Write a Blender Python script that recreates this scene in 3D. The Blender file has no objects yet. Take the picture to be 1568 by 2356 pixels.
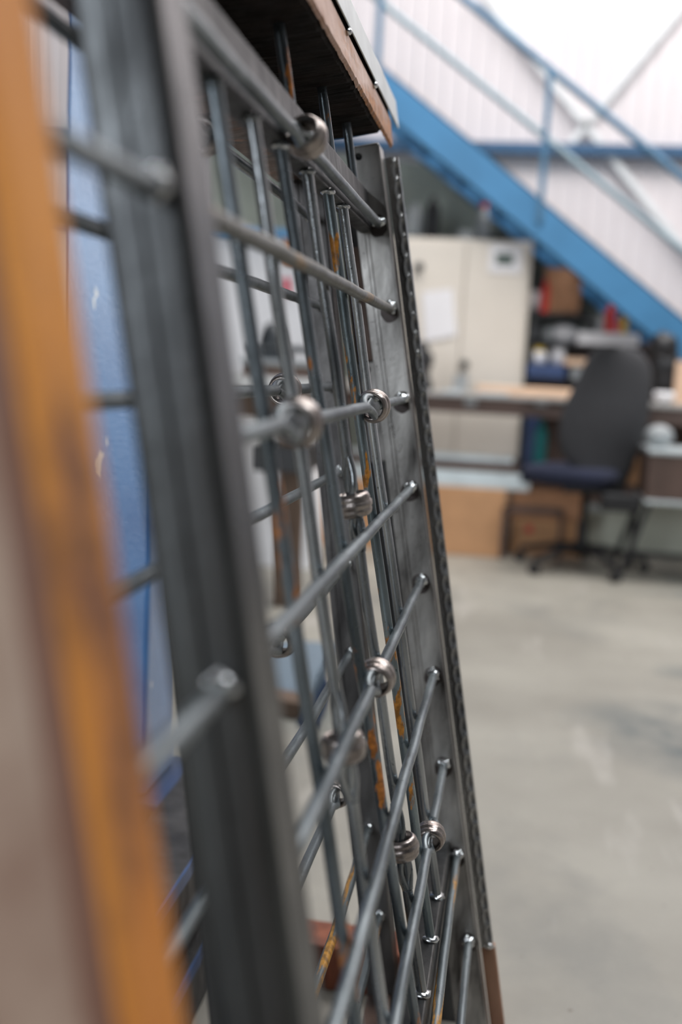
import bpy, bmesh, math, random
from mathutils import Vector, Matrix, noise

random.seed(7)
C = bpy.context.scene.collection
PI = math.pi

# ------------------------------------------------------------------ camera
F, CX, CY, EYE = 2618.0, 784.0, 1178.0, 0.96
Rv = Vector((406, 315, -F)).normalized()                 # direction of the gate's rails, in camera axes
nn = Vector((.052, 1)).normalized()
pitch = math.atan((406 * nn.x + 315 * nn.y) / F)
Uv = Vector((nn.x * math.cos(pitch), nn.y * math.cos(pitch), math.sin(pitch)))
Xv = Rv.cross(Uv).normalized()
M = Matrix((Xv, Rv, Uv))                                 # world = M @ camera
cam_data = bpy.data.cameras.new('camera')
cam = bpy.data.objects.new('camera', cam_data)
C.objects.link(cam)
cam.matrix_world = Matrix.Translation((0, 0, EYE)) @ M.to_4x4()
cam_data.sensor_fit = 'VERTICAL'
cam_data.sensor_height = 36.0
cam_data.lens = F / 2356 * 36.0
cam_data.clip_start = .02
cam_data.clip_end = 100
cam_data.dof.use_dof = True
cam_data.dof.focus_distance = 1.22
cam_data.dof.aperture_fstop = 2.4
bpy.context.scene.camera = cam

# ------------------------------------------------------------------ world, lamps, exposure
world = bpy.data.worlds.new('world')
bpy.context.scene.world = world
world.use_nodes = True
world.node_tree.nodes['Background'].inputs[0].default_value = (.86, .93, 1.0, 1)
world.node_tree.nodes['Background'].inputs[1].default_value = .25

def area(name, loc, target, size, size_y, power, color):
    l = bpy.data.lights.new(name, 'AREA')
    l.shape = 'RECTANGLE'
    l.size, l.size_y, l.energy, l.color = size, size_y, power, color
    o = bpy.data.objects.new(name, l)
    C.objects.link(o)
    o.location = loc
    o.rotation_euler = (Vector(target) - Vector(loc)).to_track_quat('-Z', 'Y').to_euler()
    return o

area('roof_light', (1.0, 5.4, 5.9), (.5, 6.4, 0), 6.5, 1.8, 390, (1, .965, .95))
area('roof_light', (2.4, 1.2, 5.9), (.9, 1.9, 0), 4.2, .7, 170, (.93, .97, 1))
area('door_light', (-2.2, -4.6, 2.5), (-.5, 1.4, 1.2), 3.0, 2.6, 185, (.86, .93, 1))

vs = bpy.context.scene.view_settings
vs.view_transform = 'Standard'
vs.look = 'None'
vs.exposure = 0.3
vs.gamma = 1.0
vs.use_curve_mapping = False

# ------------------------------------------------------------------ points
def ray(px, py):
    return M @ Vector((px - CX, CY - py, -F))

def at(px, py, Y):
    v = ray(px, py)
    return Vector((0, 0, EYE)) + v * (Y / v.y)

class Frame:
    """leaning plane of a gate: o = out of the plane, y = along, h = up the lean"""
    def __init__(self, slope, c):
        self.t = math.atan(-slope)
        self.s, self.c = slope, c
        self.N = Vector((math.cos(self.t), 0, math.sin(self.t)))
        self.U = Vector((-math.sin(self.t), 0, math.cos(self.t)))
    def P(self, o, y, h):
        return Vector((self.c, y, 0)) + self.N * o + self.U * h
    def h(self, z):
        return z / math.cos(self.t)

G1 = Frame(-.1836, .0188)
G2 = Frame(-.1457, -.1106)

# ------------------------------------------------------------------ materials
def nodes_of(name):
    m = bpy.data.materials.new(name)
    m.use_nodes = True
    nt = m.node_tree
    return m, nt, nt.nodes['Principled BSDF']

def noise_fac(nt, scale, lo, hi, detail=5, stretch=(1, 1, 1), rough=.55, offset=0):
    tc = nt.nodes.new('ShaderNodeTexCoord')
    mp = nt.nodes.new('ShaderNodeMapping')
    mp.inputs['Scale'].default_value = stretch
    mp.inputs['Location'].default_value = (offset, offset * .7, offset * .3)
    nt.links.new(tc.outputs['Object'], mp.inputs[0])
    n = nt.nodes.new('ShaderNodeTexNoise')
    n.inputs['Scale'].default_value = scale
    n.inputs['Detail'].default_value = detail
    n.inputs['Roughness'].default_value = rough
    nt.links.new(mp.outputs[0], n.inputs['Vector'])
    r = nt.nodes.new('ShaderNodeMapRange')
    r.inputs[1].default_value, r.inputs[2].default_value = lo, hi
    nt.links.new(n.outputs[0], r.inputs[0])
    return r.outputs[0]

def mix(nt, fac, a, b):
    x = nt.nodes.new('ShaderNodeMix')
    x.data_type = 'RGBA'
    if isinstance(fac, float): x.inputs[0].default_value = fac
    else: nt.links.new(fac, x.inputs[0])
    for k, v in ((6, a), (7, b)):
        if isinstance(v, tuple): x.inputs[k].default_value = (*v, 1)
        else: nt.links.new(v, x.inputs[k])
    return x.outputs[2]

def mixf(nt, fac, a, b):
    x = nt.nodes.new('ShaderNodeMapRange')
    nt.links.new(fac, x.inputs[0])
    x.inputs[3].default_value, x.inputs[4].default_value = a, b
    return x.outputs[0]

def bump(nt, bs, fac, strength, dist):
    b = nt.nodes.new('ShaderNodeBump')
    b.inputs['Strength'].default_value = strength
    b.inputs['Distance'].default_value = dist
    nt.links.new(fac, b.inputs['Height'])
    nt.links.new(b.outputs[0], bs.inputs['Normal'])

def steel(name, c1, c2, metal=.85, r1=.3, r2=.5, rust=None, rust_lo=.6, rust_hi=.66, rust_scale=26, stretch=(1, 1, .25), sc=30, mott=.0004):
    m, nt, b = nodes_of(name)
    f = noise_fac(nt, sc, .35, .65, 6, stretch)
    col = mix(nt, f, c1, c2)
    speck = noise_fac(nt, 260, .66, .76, 3, (1, 1, .6))
    col = mix(nt, speck, col, tuple(v * .45 for v in c1))
    met = None
    if rust:
        g = noise_fac(nt, rust_scale, rust_lo, rust_hi, 6, stretch, .6, 3.1)
        rc = mix(nt, noise_fac(nt, 120, .4, .6, 4), rust, tuple(v * .45 for v in rust))
        col = mix(nt, g, col, rc)
        met = mixf(nt, g, metal, .05)
        nt.links.new(met, b.inputs['Metallic'])
    else:
        b.inputs['Metallic'].default_value = metal
    nt.links.new(col, b.inputs['Base Color'])
    rg = noise_fac(nt, 55, .3, .7, 4, (1, 1, .4), .5, 1.3)
    nt.links.new(mixf(nt, rg, r1, r2), b.inputs['Roughness'])
    bump(nt, b, noise_fac(nt, 190, .2, .8, 4), .35, mott)
    if name == 'torch_cut_steel_shade': b.inputs['Specular IOR Level'].default_value = .08
    return m

def plain(name, col, rough=.6, metal=0., var=.12, scale=9, bmp=0):
    m, nt, b = nodes_of(name)
    f = noise_fac(nt, scale, .3, .7, 4)
    nt.links.new(mix(nt, f, tuple(c * (1 - var) for c in col), tuple(min(1, c * (1 + var)) for c in col)), b.inputs['Base Color'])
    b.inputs['Roughness'].default_value = rough
    b.inputs['Metallic'].default_value = metal
    if bmp: bump(nt, b, noise_fac(nt, scale * 18, .2, .8, 3), .4, bmp)
    return m

RUST = (.50, .17, .03)
M_rod = steel('rod_steel', (.10, .118, .128), (.25, .285, .30), rust=RUST, rust_lo=.70, rust_hi=.75, r1=.30, r2=.46, stretch=(1, .25, 1))
M_vrod = steel('upright_rod_steel', (.10, .115, .125), (.26, .29, .315), rust=RUST, rust_lo=.585, rust_hi=.61, r1=.22, r2=.40, rust_scale=40)
M_vshiny = steel('bright_rod_steel', (.07, .08, .088), (.60, .61, .62), rust=None, r1=.12, r2=.32, sc=9)
M_vrust = steel('rusty_rod_steel', (.12, .145, .155), (.27, .31, .325), rust=(.50, .20, .03), rust_lo=.555, rust_hi=.585, r1=.22, r2=.42, rust_scale=46)
M_hrust = steel('streaked_rod_steel', (.12, .145, .155), (.27, .31, .325), rust=(.50, .23, .02), rust_lo=.53, rust_hi=.56, rust_scale=60, r1=.25, r2=.45, stretch=(1, .06, 1))
M_bar = steel('olive_rod_steel', (.12, .118, .105), (.20, .20, .185), rust=(.40, .22, .06), rust_lo=.55, rust_hi=.68, r1=.3, r2=.5, stretch=(1, .3, 1))
M_post = steel('post_steel', (.05, .045, .042), (.46, .44, .42), metal=.8, r1=.26, r2=.48, sc=18, rust=(.20, .09, .05), rust_lo=.66, rust_hi=.75, mott=.0003)
M_hammer = steel('hammered_bar_steel', (.20, .20, .205), (.36, .355, .35), metal=.85, r1=.20, r2=.34, sc=20)
M_top = steel('rail_scale_steel', (.022, .022, .024), (.075, .075, .076), metal=.55, r1=.42, r2=.6, sc=11)
M_back = steel('back_post_steel', (.022, .02, .02), (.12, .113, .11), metal=.75, r1=.35, r2=.55, sc=18)
M_burn = plain('heat_tint', (.05, .04, .038), .45, .6, .3, 60)
M_lip = steel('dark_rust_steel', (.13, .055, .035), (.26, .13, .085), metal=.05, r1=.6, r2=.8, sc=7, stretch=(1, 1, .5))
M_foot = steel('rusty_foot_steel', (.22, .10, .06), (.36, .20, .13), metal=.2, r1=.5, r2=.7, sc=30)
M_redrust = steel('red_rust_steel', (.10, .025, .012), (.24, .065, .025), metal=.05, r1=.6, r2=.8, sc=30)
M_near = steel('near_post_steel', (.032, .033, .035), (.115, .12, .122), metal=.85, r1=.26, r2=.42, sc=8)
M_dark = steel('dark_steel', (.025, .025, .026), (.07, .068, .066), metal=.7, r1=.4, r2=.6, sc=12)
M_brown = steel('brown_scale_steel', (.06, .045, .04), (.16, .10, .075), metal=.5, r1=.4, r2=.6, sc=14, rust=(.30, .12, .06), rust_lo=.55, rust_hi=.7)
M_collar = steel('collar_steel', (.24, .20, .185), (.44, .39, .36), metal=.9, r1=.24, r2=.40, sc=60, stretch=(1, 1, 1), mott=.0008)
M_weld = steel('weld_steel', (.55, .56, .57), (.85, .86, .87), metal=1, r1=.12, r2=.3, sc=90, stretch=(1, 1, 1), mott=.0012)
M_galv = plain('galvanised_sheet', (.50, .55, .55), .38, .75, .12, 14)
M_zinc = plain('zinc_profile', (.62, .68, .70), .4, .6, .1, 10)
M_cut_shade = steel('torch_cut_steel_shade', (.006, .005, .0045), (.018, .012, .010), metal=.0, r1=.6, r2=.8, sc=20, stretch=(1, 1, 1), mott=.002)  # near-black colour carries the shade of the channel's unlit underside
M_edge = plain('deck_edge_blue', (.02, .055, .15), .4, var=.2, scale=20)
M_navy = plain('navy_paint', (.012, .035, .10), .35)
M_white = plain('white_sheet_wall', (.66, .615, .625), .55, var=.03, scale=1.5)
M_blue = plain('blue_paint', (.06, .22, .42), .42, var=.12, scale=3)
M_rail = plain('rail_paint', (.06, .16, .27), .45, var=.1, scale=5)
M_knee = plain('knee_rail_paint', (.24, .33, .38), .45, var=.1, scale=5)
M_girt = plain('girt_paint', (.03, .09, .18), .5, var=.1, scale=5)
M_brace = plain('brace_paint', (.66, .68, .69), .5, var=.05)
M_cream = plain('cream_enamel', (.74, .68, .60), .45, var=.04, scale=3)
M_green = plain('pale_green_enamel', (.60, .62, .53), .5, var=.05, scale=3)
M_card = plain('cardboard', (.56, .31, .16), .85, var=.1, scale=8)
M_cardd = plain('brown_cardboard', (.42, .22, .12), .85, var=.15, scale=10)
M_wood = plain('pale_board', (.80, .55, .38), .6, var=.1, scale=6)
M_bench = plain('bench_top_steel', (.42, .40, .38), .35, .5, .2, 12)
M_apron = plain('brown_apron', (.13, .085, .07), .55, .2, .25, 7)
M_black = plain('black_plastic', (.014, .014, .016), .45)
M_fabric = plain('grey_fabric', (.040, .040, .044), .95, var=.15, scale=60, bmp=.0006)
M_seat = plain('navy_fabric', (.014, .018, .040), .95, var=.15, scale=60)
M_paper = plain('white_paper', (.85, .84, .86), .8, var=.02)
M_red = plain('red_plastic', (.60, .04, .03), .45)
M_pink = plain('pink_plastic', (.62, .16, .2), .5)
M_yellow = plain('yellow_plastic', (.78, .52, .03), .45)
M_crate = plain('blue_crate_plastic', (.04, .075, .19), .5)
M_teal = plain('teal_plastic', (.02, .32, .33), .5)
M_gray = plain('grey_plastic', (.33, .35, .36), .5)
M_stair_shade = plain('stair_shade_grey_green', (.30, .33, .29), .6, var=.15, scale=3)
M_brownw = plain('brown_timber', (.09, .055, .035), .7, var=.25, scale=12)
M_cast = plain('cast_iron', (.045, .05, .055), .5, .5, .2, 14)
M_oran = plain('orange_plastic', (.66, .28, .12), .5)
M_slate = plain('slate_blue_steel', (.11, .15, .19), .4, .3, .15, 6)

def rust_material():
    m, nt, b = nodes_of('rusty_post')
    f = noise_fac(nt, 8, .38, .62, 5, (1, 1, .5))
    g = noise_fac(nt, 5, .45, .62, 4, (1.6, 1.6, .5), .5, 4)
    c = mix(nt, f, (.20, .09, .055), (.46, .33, .25))
    c = mix(nt, g, c, (.52, .41, .33))
    nt.links.new(c, b.inputs['Base Color'])
    b.inputs['Roughness'].default_value = .7
    b.inputs['Metallic'].default_value = .1
    bump(nt, b, noise_fac(nt, 90, .2, .8, 4), .5, .0012)
    return m
M_rust = rust_material()
M_orange_rust = steel('orange_rust', (.58, .20, .03), (.78, .32, .055), metal=.05, r1=.6, r2=.75, sc=9, stretch=(1, 1, .4), rust=(.28, .11, .05), rust_lo=.60, rust_hi=.70, rust_scale=9)
M_beamrust = steel('beam_rust', (.34, .17, .10), (.60, .42, .34), metal=.35, r1=.35, r2=.6, sc=26, stretch=(1, .18, 1), rust=(.50, .19, .04), rust_lo=.44, rust_hi=.56)

def blue_column_material():
    m, nt, b = nodes_of('chipped_blue_paint')
    base = mix(nt, noise_fac(nt, 6, .35, .65, 4), (.02, .11, .32), (.04, .18, .44))
    v = nt.nodes.new('ShaderNodeTexNoise')
    chips = noise_fac(nt, 24, .70, .71, 4, (1, 1, .35), .6, 9)
    col = mix(nt, chips, base, (.72, .68, .64))
    nt.links.new(col, b.inputs['Base Color'])
    b.inputs['Roughness'].default_value = .30
    b.inputs['Specular IOR Level'].default_value = 1.0
    b.inputs['Coat Weight'].default_value = 1.0
    b.inputs['Coat Roughness'].default_value = .27
    bump(nt, b, noise_fac(nt, 210, .2, .8, 3), .6, .0012)
    return m
M_column = blue_column_material()

def floor_material():
    m, nt, b = nodes_of('worn_concrete')
    c = mix(nt, noise_fac(nt, 1.3, .35, .65, 6), (.235, .22, .188), (.335, .318, .275))
    c = mix(nt, noise_fac(nt, 2.6, .52, .75, 5, (1, .7, 1), .6, 2.2), c, (.20, .195, .175))
    c = mix(nt, noise_fac(nt, .9, .62, .74, 4, (1, 1, 1), .5, 7.4), c, (.12, .14, .135))
    c = mix(nt, noise_fac(nt, 32, .71, .76, 2, (1, 1, 1), .5, 5), c, (.15, .13, .11))
    c = mix(nt, noise_fac(nt, 3, .60, .8, 5, (3, .6, 1), .5, 1), c, (.42, .395, .36))
    # a darker oil stain on the concrete
    tc = nt.nodes.new('ShaderNodeTexCoord')
    mp = nt.nodes.new('ShaderNodeMapping')
    mp.vector_type = 'TEXTURE'
    mp.inputs['Location'].default_value = (.52, 3.12, 0)
    mp.inputs['Rotation'].default_value = (0, 0, .5)
    mp.inputs['Scale'].default_value = (.34, .42, 1)
    nt.links.new(tc.outputs['Object'], mp.inputs[0])
    gr = nt.nodes.new('ShaderNodeTexGradient')
    gr.gradient_type = 'SPHERICAL'
    nt.links.new(mp.outputs[0], gr.inputs[0])
    mu = nt.nodes.new('ShaderNodeMath'); mu.operation = 'MULTIPLY'; mu.use_clamp = True
    nt.links.new(gr.outputs[1], mu.inputs[0])
    nt.links.new(noise_fac(nt, 4, .32, .6, 5, (1, 1, 1), .6, 3), mu.inputs[1])
    mu2 = nt.nodes.new('ShaderNodeMath'); mu2.operation = 'MULTIPLY'; mu2.use_clamp = True
    nt.links.new(mu.outputs[0], mu2.inputs[0]); mu2.inputs[1].default_value = 1.6
    c = mix(nt, mu2.outputs[0], c, (.10, .115, .115))
    nt.links.new(c, b.inputs['Base Color'])
    b.inputs['Roughness'].default_value = .5
    bump(nt, b, noise_fac(nt, 60, .2, .8, 5), .3, .0015)
    return m
M_floor = floor_material()

# ------------------------------------------------------------------ mesh builder
class MB:
    def __init__(self):
        self.v, self.f, self.smooth = [], [], []
    def add(self, vs_, fs, smooth=False):
        k = len(self.v)
        self.v += [Vector(p) for p in vs_]
        self.f += [tuple(i + k for i in q) for q in fs]
        self.smooth += [smooth] * len(fs)
        return self
    def hexa(self, p):            # 8 corners: bottom ring then top ring
        return self.add(p, [(3, 2, 1, 0), (4, 5, 6, 7), (0, 1, 5, 4), (1, 2, 6, 5), (2, 3, 7, 6), (3, 0, 4, 7)])
    def box(self, a, b):
        x0, x1 = sorted((a[0], b[0])); y0, y1 = sorted((a[1], b[1])); z0, z1 = sorted((a[2], b[2]))
        return self.hexa([(x0, y0, z0), (x1, y0, z0), (x1, y1, z0), (x0, y1, z0), (x0, y0, z1), (x1, y0, z1), (x1, y1, z1), (x0, y1, z1)])
    def gbox(self, g, o0, o1, y0, y1, h0, h1):
        return self.hexa([g.P(o0, y0, h0), g.P(o1, y0, h0), g.P(o1, y1, h0), g.P(o0, y1, h0), g.P(o0, y0, h1), g.P(o1, y0, h1), g.P(o1, y1, h1), g.P(o0, y1, h1)])
    def beam(self, a, b, w, t, side=Vector((0, 1, 0))):     # rectangular bar between two points, t along 'side'
        a, b = Vector(a), Vector(b)
        d = (b - a).normalized()
        s = (side - d * side.dot(d)).normalized()
        n = d.cross(s)
        q = []
        for p in (a, b):
            q += [p - n * w / 2 - s * t / 2, p + n * w / 2 - s * t / 2, p + n * w / 2 + s * t / 2, p - n * w / 2 + s * t / 2]
        return self.hexa(q)
    def tube(self, pts, rad, seg=14, flat=None, caps=True):
        """pts list of Vectors, rad list of radii or (ra, rb)"""
        n = len(pts)
        d0 = (pts[1] - pts[0]).normalized()
        ref = Vector((0, 0, 1)) if abs(d0.z) < .8 else Vector((1, 0, 0))
        vs_, fs = [], []
        for i, p in enumerate(pts):
            d = (pts[min(i + 1, n - 1)] - pts[max(i - 1, 0)]).normalized()
            a = (ref - d * ref.dot(d)).normalized()
            b = d.cross(a)
            r = rad[i] if isinstance(rad, (list, tuple)) else rad
            ra, rb = r if isinstance(r, tuple) else (r, r)
            for k in range(seg):
                t = 2 * PI * k / seg
                vs_.append(p + a * math.cos(t) * ra + b * math.sin(t) * rb)
        for i in range(n - 1):
            for k in range(seg):
                k2 = (k + 1) % seg
                fs.append((i * seg + k, i * seg + k2, (i + 1) * seg + k2, (i + 1) * seg + k))
        self.add(vs_, fs, True)
        if caps:
            self.add([vs_[k] for k in range(seg)], [tuple(range(seg))[::-1]])
            self.add([vs_[(n - 1) * seg + k] for k in range(seg)], [tuple(range(seg))])
        return self
    def lathe(self, prof, org, axis, seg=24, closed=False, smooth=True):
        axis = Vector(axis).normalized()
        ref = Vector((0, 0, 1)) if abs(axis.z) < .8 else Vector((1, 0, 0))
        a = (ref - axis * ref.dot(axis)).normalized()
        b = axis.cross(a)
        vs_, fs = [], []
        for (r, z) in prof:
            for k in range(seg):
                t = 2 * PI * k / seg
                vs_.append(Vector(org) + axis * z + (a * math.cos(t) + b * math.sin(t)) * r)
        m = len(prof)
        for i in range(m if closed else m - 1):
            for k in range(seg):
                k2, i2 = (k + 1) % seg, (i + 1) % m
                fs.append((i * seg + k, i * seg + k2, i2 * seg + k2, i2 * seg + k))
        return self.add(vs_, fs, smooth)
    def prism(self, poly, d):      # polygon (world points) extruded by vector d
        n = len(poly)
        p = [Vector(q) for q in poly]
        fs = [tuple(range(n))[::-1], tuple(range(n, 2 * n))] + [(i, (i + 1) % n, (i + 1) % n + n, i + n) for i in range(n)]
        return self.add(p + [q + Vector(d) for q in p], fs)
    def blob(self, c, r, seg=12, rings=8, jit=0.):
        c = Vector(c)
        rx = r if isinstance(r, tuple) else (r, r, r)
        vs_, fs = [], []
        for i in range(1, rings):
            for k in range(seg):
                th, ph = PI * i / rings, 2 * PI * k / seg
                q = Vector((math.sin(th) * math.cos(ph), math.sin(th) * math.sin(ph), math.cos(th)))
                j = 1 + jit * noise.noise(q * 2.3 + c * 90)
                vs_.append(c + Vector((q.x * rx[0], q.y * rx[1], q.z * rx[2])) * j)
        top, bot = len(vs_), len(vs_) + 1
        vs_ += [c + Vector((0, 0, rx[2])), c - Vector((0, 0, rx[2]))]
        for k in range(seg):
            k2 = (k + 1) % seg
            fs.append((top, k, k2))
            fs.append((bot, (rings - 2) * seg + k2, (rings - 2) * seg + k))
            for i in range(rings - 2):
                fs.append((i * seg + k, (i + 1) * seg + k, (i + 1) * seg + k2, i * seg + k2))
        return self.add(vs_, fs, True)
    def build(self, name, mat, parent=None, org=None, bevel=0, label=None):
        if org is None:
            org = parent['_o'] if parent is not None and '_o' in parent else (0, 0, 0)
        org = Vector(org)
        me = bpy.data.meshes.new(name)
        me.from_pydata([tuple(v - org) for v in self.v], [], self.f)
        me.update()
        bm = bmesh.new(); bm.from_mesh(me)
        bmesh.ops.recalc_face_normals(bm, faces=bm.faces)
        bm.to_mesh(me); bm.free()
        for p, s in zip(me.polygons, self.smooth): p.use_smooth = s
        me.materials.append(mat)
        o = bpy.data.objects.new(name, me)
        C.objects.link(o)
        if parent is not None:
            o.parent = parent
            o['_o'] = tuple(org)
        else:
            o.location = org
            o['_o'] = tuple(org)
        if bevel:
            b = o.modifiers.new('bevel', 'BEVEL')
            b.width, b.segments, b.limit_method = bevel, 2, 'ANGLE'
        if label: o['label'] = label
        return o

def tag(o, label, cat, group=None):
    o['label'], o['category'] = label, cat
    if group: o['group'] = group
    return o

def thing(name, label, cat, loc, group=None):
    o = bpy.data.objects.new(name, None)
    C.objects.link(o)
    o.location = loc
    o.empty_display_size = .05
    o['_o'] = tuple(loc)
    return tag(o, label, cat, group)

def struct(name, mb, mat, **k):
    o = mb.build(name, mat, **k)
    o['kind'] = 'structure'
    return o

def centre_bottom(mb):
    xs = [v.x for v in mb.v]; ys = [v.y for v in mb.v]; zs = [v.z for v in mb.v]
    return ((min(xs) + max(xs)) / 2, (min(ys) + max(ys)) / 2, min(zs))

def solo(name, mb, mat, label, cat, group=None, bevel=0):
    return tag(mb.build(name, mat, org=centre_bottom(mb), bevel=bevel), label, cat, group)

def pbox(x0, y0, x1, y1, Y, depth, z0=None):
    """box whose front face lies in the plane Y"""
    a, b = at(x0, y1, Y), at(x1, y0, Y)
    xa, xb = at(x0, (y0 + y1) / 2, Y).x, at(x1, (y0 + y1) / 2, Y).x
    za = z0 if z0 is not None else at((x0 + x1) / 2, y1, Y).z
    zb = at((x0 + x1) / 2, y0, Y).z
    return MB().box((xa, Y, za), (xb, Y + depth, zb))

# ================================================================== the hall
struct('floor', MB().box((-7.1, -6.1, -.1), (7.1, 8.3, 0)), M_floor)

WY = 8.0
def wall_mesh():                  # ribbed sheet: shallow trapezoid ribs
    mb = MB()
    prof, x = [], -7.0
    while x < 7.0:
        prof += [(x, 0), (x + .070, 0), (x + .078, -.007), (x + .092, -.007)]
        x += .1
    vs_ = []
    for (px_, d) in prof:
        vs_ += [(px_, WY + d, 0), (px_, WY + d, 6.5)]
    fs = [(2 * i, 2 * i + 2, 2 * i + 3, 2 * i + 1) for i in range(len(prof) - 1)]
    mb.add(vs_, fs)
    mb.box((-7, WY + .02, 0), (7, WY + .12, 6.5))
    return mb
struct('wall_back', wall_mesh(), M_white)
M_hall = plain('hall_grey_wall', (.07, .075, .08), .7, var=.1, scale=2)
M_roof = plain('hall_roof', (.16, .165, .17), .7, var=.05, scale=2)
struct('wall_left', MB().box((-7.1, -6, 0), (-7, 8.3, 6.5)), M_hall)
struct('wall_right', MB().box((7, -6, 0), (7.1, 8.3, 6.5)), plain('hall_pale_wall', (.30, .305, .31), .7))
struct('wall_front', MB().box((-7, -6.1, 0), (7, -6, 6.5)), M_hall)
struct('ceiling', MB().box((-7.1, -6.1, 6.5), (7.1, 8.3, 6.6)), M_roof)
zb = at(1250, 343, WY - .06).z
girt = MB().box((-6, WY - .10, zb - .035), (6, WY - .008, zb + .035))
struct('trim_1', girt, M_girt)
for k, (p, q) in enumerate([((1590, -10), (1300, 345)), ((1262, 180), (1640, 660))]):
    a, b = at(*p, WY - .05), at(*q, WY - .05)
    d = (b - a)
    struct('trim_%d' % (k + 2), MB().beam(a - d * .4, b + d * (.0 if k == 0 else .5), .045, .03), M_brace)

# ================================================================== staircase
SY = 6.75
st_a, st_b = at(1062, 305, SY), at(1568, 728, SY)
sl = (st_b.z - st_a.z) / (st_b.x - st_a.x)
sx0, sx1 = -2.2, 2.05
def sz(x): return st_a.z + sl * (x - st_a.x)
vth = at(1173, 400, SY).z - at(1173, 501, SY).z
stair = thing('staircase', 'blue steel staircase climbing to the left across the white wall', 'staircase', (sx1, SY + .4, 0))
for Y0, sg in ((SY, 1), (SY + .82, -1)):
    s = MB()
    web = [(sx0, Y0, sz(sx0) - vth), (sx1, Y0, sz(sx1) - vth), (sx1, Y0, sz(sx1)), (sx0, Y0, sz(sx0))]
    s.prism(web, (0, .012, 0))
    for dz in (0, -vth + .012):
        s.prism([(sx0, Y0, sz(sx0) + dz - .012), (sx1, Y0, sz(sx1) + dz - .012), (sx1, Y0, sz(sx1) + dz), (sx0, Y0, sz(sx0) + dz)], (0, .07 * sg, 0))
    s.build('stringer', M_blue, stair)
n = 0
x = sx1 - .12
while x > sx0 + .2:
    z = sz(x) - .09
    MB().box((x - .13, SY + .075, z - .03), (x + .12, SY + .745, z)).build('tread', M_navy, stair)
    x -= .25; n += 1
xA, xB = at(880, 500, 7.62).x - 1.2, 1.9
solo('stair_shade_panel', MB().prism([(xA, 7.62, 0), (xB, 7.62, 0), (xB, 7.62, sz(xB) - vth + .20), (-.42, 7.62, sz(-.42) - vth + .20), (xA, 7.62, sz(-.42) - vth + .3)], (0, .03, 0)), M_stair_shade, 'added grey-green panel standing in for the shade under the stair', 'stair_shade_panel')  # added panel; its dull colour paints the shade under the stair
# handrail: upper rail, knee rail and posts
ra, rb = at(1070, 0, SY), at(1500, 352, SY)
ka, kb = at(900, 25, SY), at(1568, 575, SY)
def ext(a, b, x): return a + (b - a) * ((x - a.x) / (b.x - a.x))
MB().tube([ext(ra, rb, -2.0), ext(ra, rb, 1.9)], .023, 12).build('handrail', M_rail, stair)
MB().tube([ext(ka, kb, -2.0), ext(ka, kb, 1.9)], .019, 12).build('knee_rail', M_knee, stair)
bx = at(1265, 170, SY).x
for k in (-1, 0, 1):
    x = bx + k * .98
    MB().beam((x, SY - .012, sz(x) - .13), (x, SY - .012, ext(ra, rb, x).z), .034, .02).build('rail_post', M_rail, stair)

# ================================================================== cabinets and bench, far end
def cabinet():
    x0, x1 = at(905, 800, 6.9).x - .12, at(1208, 800, 6.9).x
    top = at(1100, 550, 6.9).z
    c = thing('metal_cabinet', 'tall cream two-door metal cabinet behind the workbench', 'cabinet', ((x0 + x1) / 2, 7.1, 0))
    MB().box((x0, 6.92, 0), (x1, 7.36, top)).build('body', M_cream, c, bevel=.006)
    xm = at(1058, 800, 6.9).x
    for k, (a, b) in enumerate(((x0 + .01, xm - .003), (xm + .003, x1 - .02))):
        d = MB().box((a, 6.895, .06), (b, 6.918, top - .03)).build('door', M_cream, c, bevel=.004)
        MB().box((a + .04, 6.888, .12), (a + .06, 6.896, .5)).build('stiffener', M_cream, d)
        if k == 1:
            p = at(1068, 838, 6.89)
            MB().lathe([(0, -.03), (.024, -.03), (.026, -.01), (.015, 0)], p, (0, 1, 0), 16).build('knob', M_black, d)
            MB().box((p.x - .035, 6.885, p.z - .14), (p.x + .025, 6.896, p.z - .08)).build('name_plate', M_gray, d)
        else:
            p = at(964, 614, 6.89)
            MB().lathe([(0, -.03), (.026, -.03), (.028, -.01), (.016, 0)], p, (0, 1, 0), 16).build('knob', M_black, d)
    return c
cabinet()
nb = pbox(1125, 563, 1200, 628, 6.888, .004)
s = thing('notice', 'white notice with dark green print on right cabinet door', 'notice', centre_bottom(nb))
nb.build('sheet', M_paper, s)
M_print = plain('green_print', (.05, .09, .07), .7)
pm = MB()
for (a, b, c, d) in ((1139, 583, 1179, 590), (1141, 592, 1181, 601), (1139, 603, 1180, 609)):
    q = pbox(a, b, c, d, 6.884, .003); pm.add(q.v, q.f)
pm.build('print', M_print, s)
solo('paper_sheet', MB().prism([at(970, 672, 6.886), at(1040, 664, 6.886), at(1050, 772, 6.886), at(977, 786, 6.886)], (0, .004, 0)), M_paper, 'white paper sheet taped crookedly to left cabinet door', 'paper')

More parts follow.
